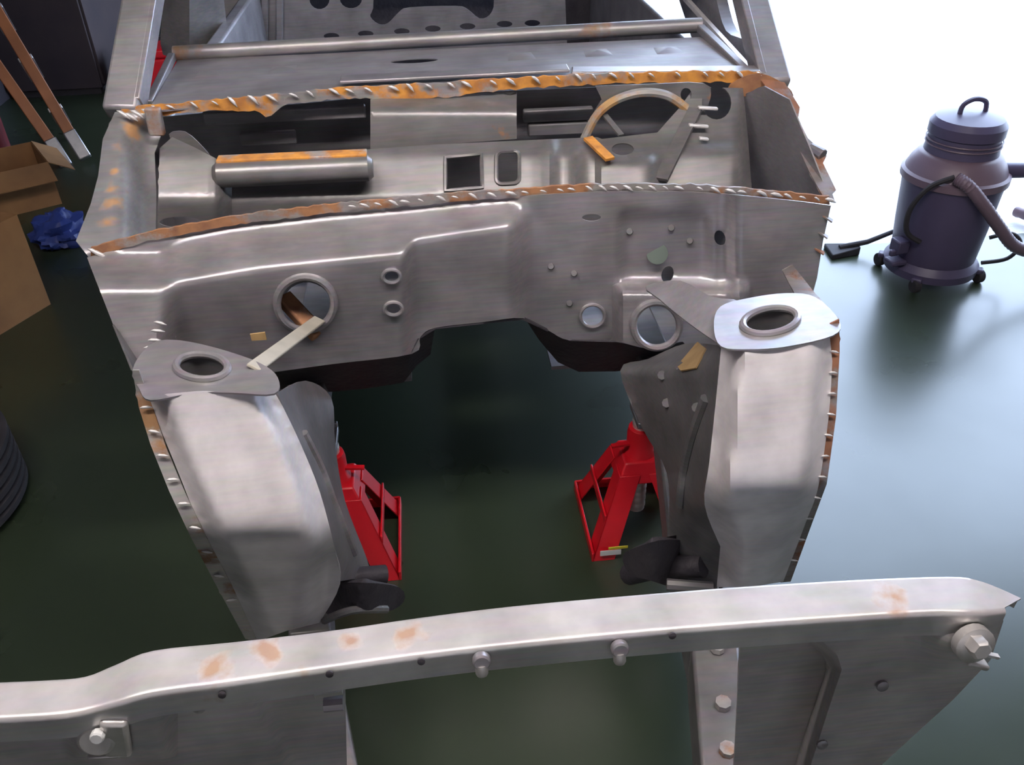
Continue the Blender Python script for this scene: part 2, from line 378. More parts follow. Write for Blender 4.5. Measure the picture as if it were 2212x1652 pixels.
# shock towers ------------------------------------------------------
def tower(side):
    PK = ([840, 870, 1000, 1110, 1150, 1180, 1230, 1385], [1.082, 1.072, 1.028, .983, .973, .988, 1.035, 1.12]) if side < 0 else ([715, 760, 900, 1020, 1060, 1090, 1130, 1268], [1.100, 1.080, 1.030, .990, .982, 1.002, 1.05, 1.12])
    bY = lambda py: sum(ip(py+d, *PK) for d in (-16, -8, 0, 8, 16))/5
    if side < 0:
        top = cr([(286, 805), (300, 770), (335, 738), (390, 735), (470, 752), (560, 783), (600, 815), (592, 850), (500, 848), (420, 848), (325, 864), (300, 838)], 4, True)
        hole = ell(436, 792, 56, 27, 26, 3)
        face = cr([(318, 856), (420, 846), (520, 846), (594, 848)], 4) + cr([(612, 880), (650, 960), (690, 1060), (722, 1180), (735, 1260), (690, 1345)], 4) + [(620, 1362), (556, 1385)] + cr([(530, 1330), (480, 1225), (430, 1130), (385, 1020), (340, 910)], 4)
        def fY(px, py):
            xl = ip(py, [850, 1020, 1225, 1385], [316, 385, 480, 556]); xr = ip(py, [850, 960, 1060, 1180, 1385], [594, 650, 690, 722, 700])
            y = bY(py)
            y += .035*(1-ss(xl, xl+45, px)) + .05*ss(xr-60, xr, px)
            return y
        side_p = cr([(600, 848), (660, 822), (716, 860), (724, 960), (745, 1080), (792, 1205), (800, 1245)], 4) + [(735, 1255)] + cr([(722, 1180), (690, 1060), (650, 960), (612, 880)], 4)
        def sY(px, py):
            xl = ip(py, [848, 960, 1060, 1180, 1250], [594, 650, 690, 722, 735]); xr = ip(py, [820, 860, 960, 1080, 1205], [690, 716, 724, 745, 795])
            t = max(0, min(1, (px-xl)/max(8, xr-xl))); back = ip(py, [830, 960, 1230], [1.50, 1.42, 1.25])
            return lerp(bY(py)+.05, max(back, bY(py)+.07), t)
        fl = [(286, 800), (300, 880), (325, 960), (365, 1060), (412, 1160), (470, 1270), (530, 1380), (556, 1385), (500, 1262), (448, 1165), (400, 1065), (358, 965), (330, 880), (318, 850), (300, 800)]
        flm = M_edgeL
    else:
        top = cr([(1556, 662), (1620, 643), (1700, 633), (1762, 642), (1813, 692), (1800, 724), (1700, 748), (1620, 754), (1558, 748), (1542, 705)], 4, True)
        hole = ell(1664, 693, 60, 27, 26, -9)
        face = cr([(1558, 748), (1620, 752), (1700, 746), (1792, 722)], 4) + cr([(1798, 780), (1790, 900), (1768, 1050), (1740, 1130), (1692, 1256)], 4) + [(1620, 1268), (1548, 1268)] + cr([(1556, 1180), (1522, 1090), (1532, 1000), (1545, 880)], 4)
        def fY(px, py):
            xl = ip(py, [748, 1000, 1090, 1180, 1268], [1558, 1532, 1522, 1556, 1548]); xr = ip(py, [720, 900, 1050, 1130, 1260], [1795, 1790, 1768, 1740, 1692])
            y = bY(py)
            y += .06*(1-ss(xl, xl+55, px)) + .03*ss(xr-45, xr, px) 
            return y
        side_p = cr([(1556, 746), (1480, 742), (1400, 775), (1340, 800), (1388, 925), (1440, 1020), (1445, 1140), (1440, 1250)], 4) + [(1548, 1268)] + cr([(1556, 1180), (1522, 1090), (1532, 1000), (1545, 880)], 4)
        def sY(px, py):
            xr = ip(py, [748, 1000, 1090, 1180, 1268], [1558, 1532, 1522, 1556, 1548]); xl = ip(py, [742, 800, 925, 1020, 1250], [1470, 1340, 1388, 1440, 1440])
            t = max(0, min(1, (xr-px)/max(8, xr-xl))); back = ip(py, [760, 925, 1040, 1250], [1.52, 1.40, 1.28, 1.22])
            return lerp(bY(py)+.06, max(back, bY(py)+.08), t)
        fl = [(1813, 690), (1814, 760), (1806, 900), (1786, 1045), (1758, 1120), (1708, 1256), (1686, 1258), (1734, 1120), (1760, 1045), (1782, 900), (1790, 760), (1792, 700)]
        flm = M_edgeR
    tf = csheet('shock_tower', yfn(fY), face, M_tower, step=16, angle=75)
    csheet('tower_top', cZ(.868), top, M_steel, holes=[hole], step=16, parent=tf)
    pts = [AZ(x, y, .870) for x, y in hole]; m = MB(); m.tube(pts+pts[:2], .006, 8, False); m.build('hole_rim', M_steel, tf)
    cc = sum(pts, Vector())/len(pts); n_ = len(pts); m = MB()
    m.v += [tuple(p) for p in pts]+[tuple(cc+(p-cc)*.94-Vector((0, 0, .075))) for p in pts]; m.f += [(i, (i+1) % n_, n_+(i+1) % n_, n_+i) for i in range(n_)]+[tuple(range(n_, 2*n_))]
    m.build('shock_cup', M_steel_d, tf)
    sd = csheet('tower_side', yfn(sY), side_p, M_steel_d if side > 0 else M_steel, step=16, angle=75, parent=tf)
    f = csheet('edge_flange', yfn(lambda px, py: bY(py)+.033), fl, flm, step=14, parent=tf)
    return tf, sd, bY, sY
M_tower = steel('tower_steel', (.84, .75, .755), .42, .22, rust_amt=.78)
M_edgeL = steel('edge_rust_left', (.50, .46, .42), .5, .5, rust_amt=.52, rustc=((.40, .22, .10), (.26, .14, .08)))
M_edgeR = steel('edge_rust_right', (.30, .24, .23), .5, .4, rust_amt=.48, rustc=((.30, .13, .07), (.20, .09, .05)))
TL, TLs, fYL, sYL = tower(-1); TR, TRs, fYR, sYR = tower(1)
# pressed ribs on the inner sides
m = MB(); m.tube([AY(x, y, sYL(x, y)-.004) for x, y in cr([(655, 935), (692, 1010), (722, 1090), (765, 1195)], 5)], .008, 8); m.build('rib', M_steel, TLs)
m = MB(); m.tube([AY(x, y, sYR(x, y)-.004) for x, y in cr([(1525, 860), (1500, 930), (1480, 1010), (1470, 1090)], 5)], .010, 8); m.build('rib', M_steel_d, TRs)
for (x, y) in ((1430, 810), (1468, 790), (1440, 870), (1505, 880)):
    m = MB(); m.tube([AY(x, y, sYR(x, y)+.002), AY(x, y, sYR(x, y)-.006)], .009, 8); m.build('bolt', M_steel_d, TRs)
# brace from right tower to firewall, tape scrap, apron edge
csheet('tower_brace', (lambda px, py: AZ(px, py, lerp(.80, .862, ss(1390, 1590, px)))), cr([(1395, 618), (1470, 606), (1535, 640), (1600, 652), (1580, 700), (1575, 750), (1525, 724), (1465, 680), (1425, 646)], 3, True), M_steel, step=14)
csheet('apron_strip', yfn(lambda px, py: lerp(1.50, 1.185, ss(590, 690, py))), [(1690, 584), (1712, 572), (1760, 632), (1812, 688), (1795, 700), (1750, 655), (1720, 640)], M_edgeR, step=14)
for (ft, tt, dx) in ((AY(1756, 638, 1.54), AZ(1808, 694, .862), -.05), (AY(246, 700, 1.43), AZ(292, 806, .862), .09)):
    loft('fender_apron', [[ft, ft.lerp(tt, .5)+Vector((0, 0, -.005)), tt], [ft+Vector((dx, 0, -.30)), ft.lerp(tt, .5)+Vector((dx, 0, -.33)), tt+Vector((dx, 0, -.36))]], M_steel_d)
csheet('tape_scrap', yfn(lambda px, py: sYR(px, py)-.01), [(1506, 738), (1524, 752), (1502, 794), (1470, 800), (1462, 790)], M_tan, step=12)
csheet('tape_scrap', yfn(lambda px, py: 1.47), [(540, 722), (572, 718), (576, 734), (544, 736)], M_tan, step=10)

# suspension pick-ups at the foot of each tower ---------------------
def pickup(path, r, plate, Y):
    m = MB(); m.tube(path, r, 12); a = cbuild(m, 'control_arm_bush', M_dark)
    csheet('control_arm_bracket', yfn(lambda px, py: Y+.05*math.sin(px*.03)), plate, M_dark, step=14, thick=.012)
pickup([AY(690, 1252, 1.17), AY(760, 1246, 1.19), AY(832, 1240, 1.21)], .019, cr([(690, 1265), (780, 1258), (862, 1268), (872, 1300), (830, 1322), (750, 1312), (690, 1338), (640, 1350), (650, 1300)], 3, True), 1.17)
m = MB(); m.tube(cr([AY(700, 1340, 1.14), AY(760, 1318, 1.12), AY(835, 1316, 1.15)], 5), .008, 8); cbuild(m, 'control_arm_pin', M_steel_d)
pickup([AY(1360, 1240, 1.30), AY(1420, 1225, 1.22), AY(1520, 1222, 1.17)], .024, cr([(1345, 1200), (1380, 1180), (1450, 1165), (1550, 1190), (1560, 1270), (1480, 1275), (1400, 1252), (1360, 1240)], 3, True), 1.21)
m = MB(); m.tube([AY(1440, 1262, 1.14), AY(1540, 1270, 1.12)], .012, 8); cbuild(m, 'control_arm_pin', M_steel_d)

# cowl trough between the two cut seams -----------------------------
def plY(px, py):
    y = ip(py, [180, 300, 330, 430], [1.93, 1.82, 1.775, 1.70])
    if 1120 < px < 1290: y -= .016*math.exp(-((px-1185)/16)**2)+.0 
    y -= .02*math.exp(-((px-1245)/12)**2)*ss(300, 330, py)
    y -= .025*ss(1282, 1300, px)*(1-ss(1405, 1425, px))*ss(335, 345, py)
    y += .05*ss(1590, 1620, px)
    y -= .05*(1-ss(465, 500, px))
    return y
pl = [(340, 505), (342, 420), (345, 320), (372, 296), (420, 318), (470, 344)] + [(800, 322), (940, 312), (1130, 303), (1290, 296), (1300, 300), (1420, 286), (1470, 230), (1500, 188), (1605, 190), (1616, 300), (1625, 424)] + [(x, s2(x)+8) for x in range(1560, 340, -80)]
plen = csheet('cowl_panel', yfn(plY), pl, M_cowl, holes=[[(962, 340), (1040, 333), (1042, 405), (962, 412)], rrect(1072, 328, 1122, 398, 12, sk=-.05), ell(1345, 322, 24, 13, 20), ell(1548, 222, 32, 36, 20), ell(390, 480, 46, 12, 20)], step=14, angle=60)
for poly in ([(962, 340), (1040, 333), (1042, 405), (962, 412)], rrect(1072, 328, 1122, 398, 12, sk=-.05)):
    q = dens(poly, 14); P = [AY(x, y, plY(x, y)-.002) for x, y in q]; m = MB(); m.tube(P+P[:2], .0045, 6, False); m.build('opening_flange', M_cowl, plen)
# half-round channel with rusty top
a, b = AY(462, 378, 1.70), AY(806, 362, 1.70)
m = MB(); m.tube([a, a+(b-a)*.03, b-(b-a)*.03, b], [.018, .026, .026, .018], 18); cbuild(m, 'channel', M_cowl)
m = MB(); m.bar(a+Vector((.01, .012, .026)), b+Vector((-.01, .012, .026)), .034, .008); cbuild(m, 'channel_lip', M_rust, bevel=.002)
csheet('duct_cover', yfn(lambda px, py: ip(py, [205, 238, 246, 325], [1.97, 1.905, 1.90, 1.885])), [(800, 214), (950, 206), (1116, 198), (1116, 300), (950, 312), (800, 324)], M_cowl, step=14, angle=60)
csheet('dash_back', cY(2.12), [(300, 258), (800, 210), (1660, 172), (1655, 440), (900, 520), (310, 560)], M_int, step=60)
for (x0, x1, yy) in ((440, 790, 255), (520, 640, 300), (1130, 1280, 250), (1140, 1270, 280)):
    m = MB(); m.bar(AY(x0, yy, 2.06), AY(x1, yy-.045*(x1-x0), 2.06), .02, .03); cbuild(m, 'dash_stiffener', M_int, bevel=.004)
# wiper bracket on the right
csheet('wiper_bracket', cY(1.90), cr([(1286, 186), (1400, 182), (1520, 180), (1534, 215), (1505, 262), (1480, 232)], 3)+cr([(1480, 232), (1440, 208), (1380, 203), (1335, 220), (1302, 246)], 4)+[(1284, 240), (1300, 215)], M_cowl, holes=[ell(1482, 204, 12, 14, 14)], step=12)
m = MB(); m.tube([AY(x, y, 1.885) for x, y in cr([(1262, 300), (1290, 248), (1330, 216), (1385, 200), (1440, 206), (1482, 234)], 6)], .010, 8); cbuild(m, 'bracket_arch', M_tanr)
m = MB(); m.bar(AY(1306, 248, 1.89), AY(1342, 292, 1.83), .014, .004); cbuild(m, 'bracket_strap', M_cowl)
m = MB(); m.bar(AY(1502, 236, 1.87), AY(1428, 388, 1.72), .03, .008); cbuild(m, 'bracket_strap', M_cowl)
m = MB(); m.bar(AY(1270, 298, 1.80), AY(1318, 344, 1.72), .022, .006); cbuild(m, 'bracket_strap', M_rust)
for (x, y, wd) in ((1528, 233, .034), (1508, 271, .034), (1520, 299, .018)):
    m = MB(); m.bar(AY(x-20 if wd > .02 else x-10, y-1, plY(x, y)-.02), AY(x+22 if wd > .02 else x+10, y+2, plY(x, y)-.02), .012, .006); cbuild(m, 'slot_highlight', M_nib, bevel=.002)  # pale strips stand in for the bluish daylight highlights at the slots
csheet('gusset', cY(1.80), cr([(365, 290), (400, 285), (440, 320), (455, 345), (420, 342), (385, 320)], 3, True), M_cowl, step=10)
m = MB(); m.bar(AY(318, 262, 1.93), AY(352, 262, 1.93), .02, .06); cbuild(m, 'corner_tab', M_rust2, bevel=.004)
# cowl sides
def rsY(px, py): return lerp(1.95, 1.63, max(0, min(1, (px-1610)/180)))
csheet('cowl_side', yfn(rsY), [(1606, 205), (1650, 186), (1705, 215), (1745, 310), (1792, 430), (1700, 424), (1618, 416)], M_int, step=16)
csheet('cowl_side_flange', yfn(lambda px, py: ip(py, [165, 435], [1.955, 1.595])), [(1640, 168), (1695, 178), (1728, 232), (1724, 256), (1745, 298), (1786, 336), (1778, 352), (1806, 410), (1798, 418), (1804, 436), (1780, 428), (1748, 370), (1712, 290), (1680, 220)], M_edgeR, step=12)
csheet('cowl_corner', cY(1.945), cr([(1578, 182), (1640, 158), (1700, 186), (1712, 214), (1668, 228), (1640, 200), (1612, 208), (1582, 206)], 3, True), M_rust2, step=12)
m = MB(); m.tube([AY(1750, 318, 1.75), AY(1778, 336, 1.72)], [.010, .014], 10); cbuild(m, 'hinge_pin', M_steel_d, bevel=.002)
for (x, y) in ((1800, 470), (1790, 505), (1782, 540)):
    m = MB(); m.bar(AY(x-22, y-6, 1.56), AY(x-2, y+8, 1.55), .012, .003); cbuild(m, 'edge_tab', M_edgeR)
def lsY(px, py): return ip(py, [235, 545], [1.965, 1.60]) + .07*ss(250, 330, px)*ss(240, 300, py)
M_lside = steel('left_cowl_side_steel', (.31, .30, .31), .42, .4, patches=[(tuple(AY(x, y, lsY(x, y))), r) for x, y, r in ((248, 370, .012), (245, 405, .018), (240, 440, .018), (232, 480, .016), (288, 284, .022), (300, 262, .014), (255, 312, .012))], rustc=((.62, .30, .08), (.40, .20, .08)))
csheet('cowl_side', yfn(lsY), [(248, 242), (222, 300), (212, 380), (196, 440), (164, 520), (192, 556), (262, 536), (336, 512), (338, 420), (334, 330), (348, 292), (330, 252), (295, 238)], M_lside, step=12, angle=60)

# rusty cut seams with ground-off spot welds ------------------------
def seam(name, f, x0, x1, up, dn, Y, mat, jag, blobs=()):
    top = []; bot = []; x = x0
    while x <= x1:
        top.append((x, f(x)-up+random.uniform(-jag, jag))); bot.append((x, f(x)+dn+random.uniform(-jag, jag)+sum(h*math.exp(-((x-c)/w_)**2) for c, w_, h in blobs))); x += 12
    return csheet(name, cY(Y), top+bot[::-1], mat, step=12, thick=.006)
sm1 = seam('windscreen_seam', s1, 262, 1650, 12, 11, 1.955, M_rust, 2.5, [(580, 22, 22), (530, 40, 6), (960, 90, 9), (860, 40, 7)])
sm2 = seam('firewall_seam', s2, 196, 1800, 10, 9, 1.592, M_rust2, 2)
nib = MB()
for i in range(7):
    pass
nib.tube([(-.012, 0, 0), (-.006, 0, .001), (.004, 0, .0005), (.014, 0, -.001)], [.0008, .0032, .0035, .0008], 6)
nib_me = nib.mesh('spot_weld'); nib_me.materials.append(M_nib)
nib_me.polygons.foreach_set('use_smooth', [True]*len(nib_me.polygons))
def weld(P, ang, sc, parent, pl=None):
    o = bpy.data.objects.new('spot_weld', nib_me); COL.objects.link(o); o.parent = parent
    o.location = P; o.rotation_euler = (0, ang, random.uniform(-.2, .2)); o.scale = (sc, sc, sc); return o
x = 335
while x < 1645:
    weld(AY(x, s1(x)-6, 1.948), math.radians(random.uniform(25, 50)), random.uniform(.6, 1.15), sm1); x += random.uniform(32, 60)
x = 760
while x < 1795:
    weld(AY(x, s2(x)-2, 1.585), math.radians(random.uniform(12, 35)), random.uniform(.5, .95)*(1.25 if x > 1600 else 1), sm2); x += random.uniform(24, 46)
for (x, y) in ((266, 247), (282, 252), (296, 246), (320, 243), (205, 545), (215, 549)): weld(AY(x, y, 1.93 if y < 400 else 1.585), .6, 1.2, sm1 if y < 400 else sm2)
for i in range(9):
    y = 880+i*52; xx = ip(y, [880, 960, 1060, 1160, 1270, 1380], [315, 340, 382, 430, 485, 545]); weld(AY(xx, y, fYL(y)+.028), .1, .7, TL)
for i in range(11):
    y = 760+i*45; xx = ip(y, [760, 900, 1045, 1120, 1256], [1802, 1795, 1774, 1748, 1698]); weld(AY(xx, y, fYR(y)+.028), .2, .6, TR)
for i, (x, y) in enumerate(((345, 698), (340, 715), (334, 735), (325, 752), (318, 768))): weld(AY(x, y, 1.40-.03*i), .2, .9, firewall)

# dash top, bar, screen pillars, cabin ------------------------------
dt = csheet('dash_top', cZ(1.022), [(318, 242), (420, 232), (580, 218), (700, 205), (1000, 188), (1300, 170), (1640, 162), (1612, 142), (1560, 104), (1540, 88), (1510, 80), (900, 108), (385, 128)], M_int, holes=[ell(895, 131, 52, 5, 20, -3)], step=40)
for (x, y) in ((452, 160), (612, 150), (1125, 122), (1290, 114), (1442, 108)):
    c = AZ(x, y, 1.022); m = MB(); m.add([c+Vector(v) for v in ((-.035, -.035, 0), (.035, -.03, 0), (.03, .035, 0), (-.03, .03, 0), (0, -.005, .009))], [(0, 1, 4), (1, 2, 4), (2, 3, 4), (3, 0, 4)])
    m.build('dimple', M_int, dt, smooth=True)
a, b = AZ(735, 172, 1.034), AZ(1228, 147, 1.034)
m = MB(); m.bar(a, b, .05, .008); m.build('dash_strip', M_steel, dt, bevel=.003)
a, b = AZ(1235, 152, 1.026), AZ(1640, 150, 1.026)
m = MB(); m.bar(a, b, .05, .006); m.build('dash_strip', M_steel, dt, bevel=.003)  # paler bar drawn in place of a glossy highlight on the dash top
pb = (tuple(AY(1290, 64, 2.37)), .035), (tuple(AY(385, 118, 2.37)), .05)
M_bar = steel('dash_bar_steel', (.34, .31, .31), .45, .6, patches=pb, rustc=((.30, .12, .07), (.30, .16, .05)))
m = MB(); m.tube([AY(376, 116, 2.38), AY(800, 93, 2.38), AY(1514, 54, 2.38)], .019, 14); cbuild(m, 'dash_bar', M_bar)
m = MB(); m.bar(AY(372, 122, 2.36), AY(322, 226, 2.02), .018, .02); cbuild(m, 'dash_end', M_int, bevel=.003)
m = MB(); m.bar(AY(1512, 60, 2.37), AY(1605, 150, 2.03), .02, .02); cbuild(m, 'dash_end', M_int, bevel=.003)
def pillar(px0, py0, px1, py1, wd):
    a = AY(px0, py0, 1.965); b = AY(px1, py1, 2.22); e = a+(b-a)*1.75; s = 1 if a.x > 0 else -1
    m = MB(); m.bar(a, e, wd, .045, up=(0, -1, 1)); o = cbuild(m, 'windscreen_pillar', M_pil, bevel=.008)
    m = MB(); m.bar(a+Vector((-s*(wd/2-.004), .02, .01)), e+Vector((-s*(wd/2-.004), .02, .01)), .018, .05, up=(0, -1, 1)); m.build('glass_flange', M_steel, o, bevel=.003)
    return e
M_pil = steel('pillar_steel', (.38, .35, .37), .45, .5, rust_amt=.72)
el = pillar(264, 246, 306, 0, .075); er = pillar(1674, 188, 1626, 0, .068)
m = MB(); m.bar(el, er, .06, .04); cbuild(m, 'roof_header', M_pil, bevel=.01)
for s in (-1, 1):
    m = MB(); m.box(min(s*.74, s*.79), max(s*.74, s*.79), 2.02, 4.7, .36, .90); cbuild(m, 'body_side', M_int, bevel=.01)
m = MB(); m.bar(AX(1622, 153, .69), AX(1478, -6, .69), .012, .012); cbuild(m, 'door_sill_highlight', M_nib)  # near-white bar paints the door frame edge as lit from outside
csheet('door_frame', lambda px, py: AX(px, py, .72), cr([(1440, -80), (1535, -80), (1548, 0), (1568, 66), (1604, 84), (1632, 104), (1650, 165)], 3)+[(1640, 260), (1560, 200), (1500, 100)], M_int, step=20, thick=.03)
bone = cr([(806, 18), (800, 36), (818, 52), (838, 50), (862, 26), (885, 16), (985, 13), (1010, 20), (1036, 40), (1058, 32), (1067, 4), (1050, -40), (930, -48), (820, -40)], 3, True)
hol = [bone, ell(690, -2, 22, 22, 18), ell(758, -2, 24, 20, 18)] + [ell(x, y, 17, 7, 14) for x, y in ((716, 78), (790, 73), (868, 68), (935, 62), (1010, 57), (1090, 52), (1150, 50))]
bulk = csheet('seat_bulkhead', cY(4.0), [(470, -110), (1215, -140), (1225, 95), (470, 130)], M_int, holes=hol, step=20)
for x in (572, 604):
    m = MB(); m.bar(AY(x, -80, 3.985), AY(x, 96, 3.985), .03, .025, up=(0, -1, 0)); m.build('rib', M_int, bulk, bevel=.006)
csheet('wheelhouse', yfn(lambda px, py: 3.25+.0016*abs(px-410)), cr([(352, 118), (352, 20), (372, -60), (430, -90), (470, -60), (486, 20), (486, 110), (420, 116)], 3, True), M_cowl, step=14, thick=.01)
m = MB(); m.box(-.74, .74, 4.42, 4.45, .40, .95); cbuild(m, 'boot_panel', M_dark)

# radiator support --------------------------------------------------
far = cr([(-70, 1479), (0, 1475), (90, 1471), (180, 1463), (250, 1436), (330, 1406), (500, 1388), (700, 1365), (900, 1336), (1100, 1311), (1350, 1288), (1600, 1268), (1850, 1253), (2050, 1246), (2110, 1253), (2160, 1271), (2206, 1292)], 4)
near = cr([(-70, 1550), (0, 1546), (90, 1541), (165, 1533), (250, 1512), (330, 1490), (500, 1467), (700, 1438), (900, 1410), (1100, 1387), (1350, 1363), (1600, 1343), (1850, 1326), (2000, 1317), (2070, 1317), (2120, 1317), (2170, 1312)], 4)
def supz(px): return .78 - .014*(1-ss(165, 330, px)) - .012*ss(2080, 2210, px)
A = [AZ(x, y, supz(x)) for x, y in far]; B = [AZ(x, y, supz(x)) for x, y in near]
off = lambda R, dy, dz: [p+Vector((0, dy, dz)) for p in R]
mixr = lambda R, Q, t: [p.lerp(q, t) for p, q in zip(R, Q)]
pts_r = [(582, 1408, .022), (462, 1452, .022), (880, 1365, .018), (760, 1385, .012), (1930, 1290, .022)]
M_sup = steel('support_steel', (.74, .68, .67), .36, .45, patches=[(tuple(AZ(x, y, .78)), r) for x, y, r in pts_r]+[(tuple(AY(655, 1450, .63)), .016)], rust_amt=.80, rustc=((.40, .20, .07), (.34, .15, .06)), bump=.06)
sup = loft('radiator_support', [off(A, .004, -.02), off(A, .003, -.003), A, mixr(A, B, .05), mixr(A, B, .95), B, off(B, -.003, -.001), off(B, -.0048, -.0032), off(B, -.0055, -.006), off(B, -.0055, -.011), off(B, -.0055, -.040), off(B, .012, -.043)], M_sup, thick=.0025, angle=80)
M_supd = steel('support_panel_steel', (.52, .46, .44), .5, .3, rust_amt=.74)
def spn(name, fn, ol, mat=M_supd, **k): return csheet(name, fn, ol, mat, parent=sup, **k)
supY = lambda x: ip(x, [p[0] for p in near], [p.y for p in B])-.002
def rpY(px, py):
    xl = ip(py, [1370, 1410, 1445, 1540, 1660, 1800], [1722, 1772, 1784, 1752, 1714, 1700])
    d = ((px-2065)/75)**2+((py-1392)/62)**2
    return .646 + .06*(1-ss(xl, xl+34, px)) - .028*math.exp(-d*1.2)
spn('lamp_panel', yfn(rpY), cr([(1722, 1368), (1772, 1410), (1784, 1445), (1752, 1540), (1714, 1660), (1700, 1800)], 3)+[(1770, 1800), (1900, 1656), (2060, 1510), (2140, 1425), (2168, 1340), (2120, 1322), (1900, 1334)], step=16, angle=70, creases=[[(ip(y, [1370, 1410, 1445, 1540, 1660, 1800], [1722, 1772, 1784, 1752, 1714, 1700])+d, y) for y in range(1376, 1800, 10)] for d in (8, 17, 26, 35)])
spn('inner_strip', cY(.705), [(1600, 1375), (1800, 1365), (1800, 1800), (1578, 1800)], step=60)
def lpY(px, py):
    d = max(abs(px-265)/105, abs(py-1580)/55)
    return .655 + .012*ss(560, 600, px-(py-1560)*.5) - .026*(1-ss(.75, 1.15, d)) + .035*(1-ss(0, 1, (px+50)/60))*0
spn('lamp_panel', yfn(lpY), [(745, 1452), (752, 1800), (-120, 1800), (-110, 1556), (0, 1560), (160, 1548), (330, 1504), (560, 1472)], step=16, angle=70)
def disc(px, py, Y, r, h, mat, name, parent=sup, n=20, tilt=(0, -1, .25)):
    c = AY(px, py, Y); d = Vector(tilt).normalized(); m = MB(); m.tube([c-d*h*.2, c+d*h*.75, c+d*h], [r, r, r*.8], n); return m.build(name, mat, parent)
disc(213, 1588, .628, .021, .012, M_bright, 'bolt_head'); disc(213, 1586, .617, .008, .008, M_white, 'bolt_tip', n=10)
m = MB(); m.bar(AY(245, 1556, .622), AY(258, 1628, .626), .030, .012, up=(0, -1, 0)); m.build('clip', M_bright, sup, bevel=.005)
m = MB(); m.bar(AY(190, 1632, .63), AY(262, 1626, .63), .012, .008); m.build('clip', M_bright, sup, bevel=.003)
disc(2098, 1385, .612, .024, .012, M_bright, 'bolt_head'); disc(2108, 1392, .600, .013, .014, M_bright, 'bolt_tip', n=6)
m = MB(); m.bar(AY(2080, 1402, .604), AY(2156, 1418, .604), .006, .004); m.build('clip', M_nib, sup)
m = MB(); m.bar(AY(2085, 1425, .612), AY(2130, 1436, .612), .016, .008); m.build('clip', M_bright, sup, bevel=.003)
for (x, y) in ((1040, 1424), (1338, 1398)):
    disc(x, y, supY(x)-.008, .0105, .008, M_steel, 'rivet_nut'); disc(x, y+14, supY(x)-.012, .0075, .012, M_bright, 'rivet_nut', tilt=(0, -.4, -1))
for (x, y) in ((910, 1428), (712, 1455), (480, 1500), (1452, 1372)): disc(x, y, supY(x)-.006, .0045, .002, M_dark, 'small_hole', n=12)
for (x, y, Y) in ((430, 1526, .652), (110, 1578, .645), (1850, 1352, .642), (1935, 1358, .64), (1905, 1480, .643), (1775, 1606, .645)): disc(x, y, Y, .008, .004, M_steel, 'stud', n=10)
m = MB(); m.bar(AY(680, 1500, .645), AY(740, 1490, .645), .008, .006); m.build('clip', M_bright, sup)
m = MB(); m.tube([AY(700, 1522, .645), AY(742, 1518, .645)], .009, 8); m.build('clip', M_steel, sup)

# ------------------------------------------------------------------ jack stands
def jack_stand(x, y, label, mirror):
    e = empty('jack_stand', (x, y, 0)); tag(e, label, 'jack stand', 'red jack stands under the car')
    B0, T0, ZT = .135, .062, .205
    for sx in (-1, 1):
        for sy in (-1, 1):
            # pressed angle-iron leg: two tapering plates meeting at the corner
            m = MB(); th = .004
            def cor(z): r = B0+(T0-B0)*z/ZT; return sx*r, sy*r
            for axis in (0, 1):
                P = []
                for z, wd in ((0, .055), (ZT, .052)):
                    cx, cy = cor(z)
                    q = [(cx, cy), (cx-sx*wd, cy)] if axis == 0 else [(cx, cy), (cx, cy-sy*wd)]
                    q2 = [(q[1][0], q[1][1]-sy*th), (q[0][0], q[0][1]-sy*th)] if axis == 0 else [(q[1][0]-sx*th, q[1][1]), (q[0][0]-sx*th, q[0][1])]
                    P += [(a, b, z) for a, b in q+q2]
                m.hexa(P)
            m.build('leg', M_red, e, bevel=.0015)
    for s in (-1, 1):
        m = MB(); m.bar((s*B0, -B0, .014), (s*B0, B0, .014), .006, .028); m.build('foot_rail', M_red, e, bevel=.001)
        m = MB(); m.bar((s*.100, -.098, .100), (s*.100, .098, .100), .005, .030); m.build('cross_plate', M_red, e, bevel=.001)
    m = MB(); m.bar((-B0, B0, .014), (B0, B0, .014), .006, .028); m.build('foot_rail', M_red, e)
    m = MB()
    m.hexa([(-.068, -.068, .180), (.068, -.068, .180), (.068, .068, .180), (-.068, .068, .180), (-.046, -.046, .232), (.046, -.046, .232), (.046, .046, .232), (-.046, .046, .232)])
    m.build('shoulder', M_red, e, bevel=.004)
    m = MB(); m.lathe([(.040, .228), (.040, .236), (.034, .245), (.034, .290), (.031, .305), (.026, .308), (.019, .308)], 24); m.build('collar', M_red, e)
    m = MB(); prof = [(0, .045), (.022, .045)]
    for i in range(14): z = .052+i*.02; prof += [(.022, z), (.0235, z+.004), (.0235, z+.013), (.022, z+.017)]
    prof += [(.022, .335), (0, .335)]; m.lathe(prof, 16); m.build('ratchet_post', M_bright, e)
    m = MB(); m.box(-.022, .022, -.045, .045, .333, .350); m.box(-.022, .022, -.045, -.035, .350, .364); m.box(-.022, .022, .035, .045, .350, .364); m.build('saddle', M_alu, e, bevel=.002)
    sx = -mirror
    m = MB(); m.bar((sx*.03, -.01, .265), (sx*.075, -.012, .262), .012, .006); m.build('ratchet_handle', M_red, e)
    return e
jl = jack_stand(-.372, 1.615, 'red jack stand under the left frame rail beside the grey tower', -1)
jr = jack_stand(.372, 1.615, 'red jack stand with white label on its foot under the right frame rail', 1)
m = MB(); m.box(-.118, -.066, -.1375, -.1355, .020, .036); m.build('label_patch', M_white, jr)
m = MB(); m.box(-.098, -.050, -.1380, -.1360, .040, .047); m.build('label_patch', M_yellow, jr)

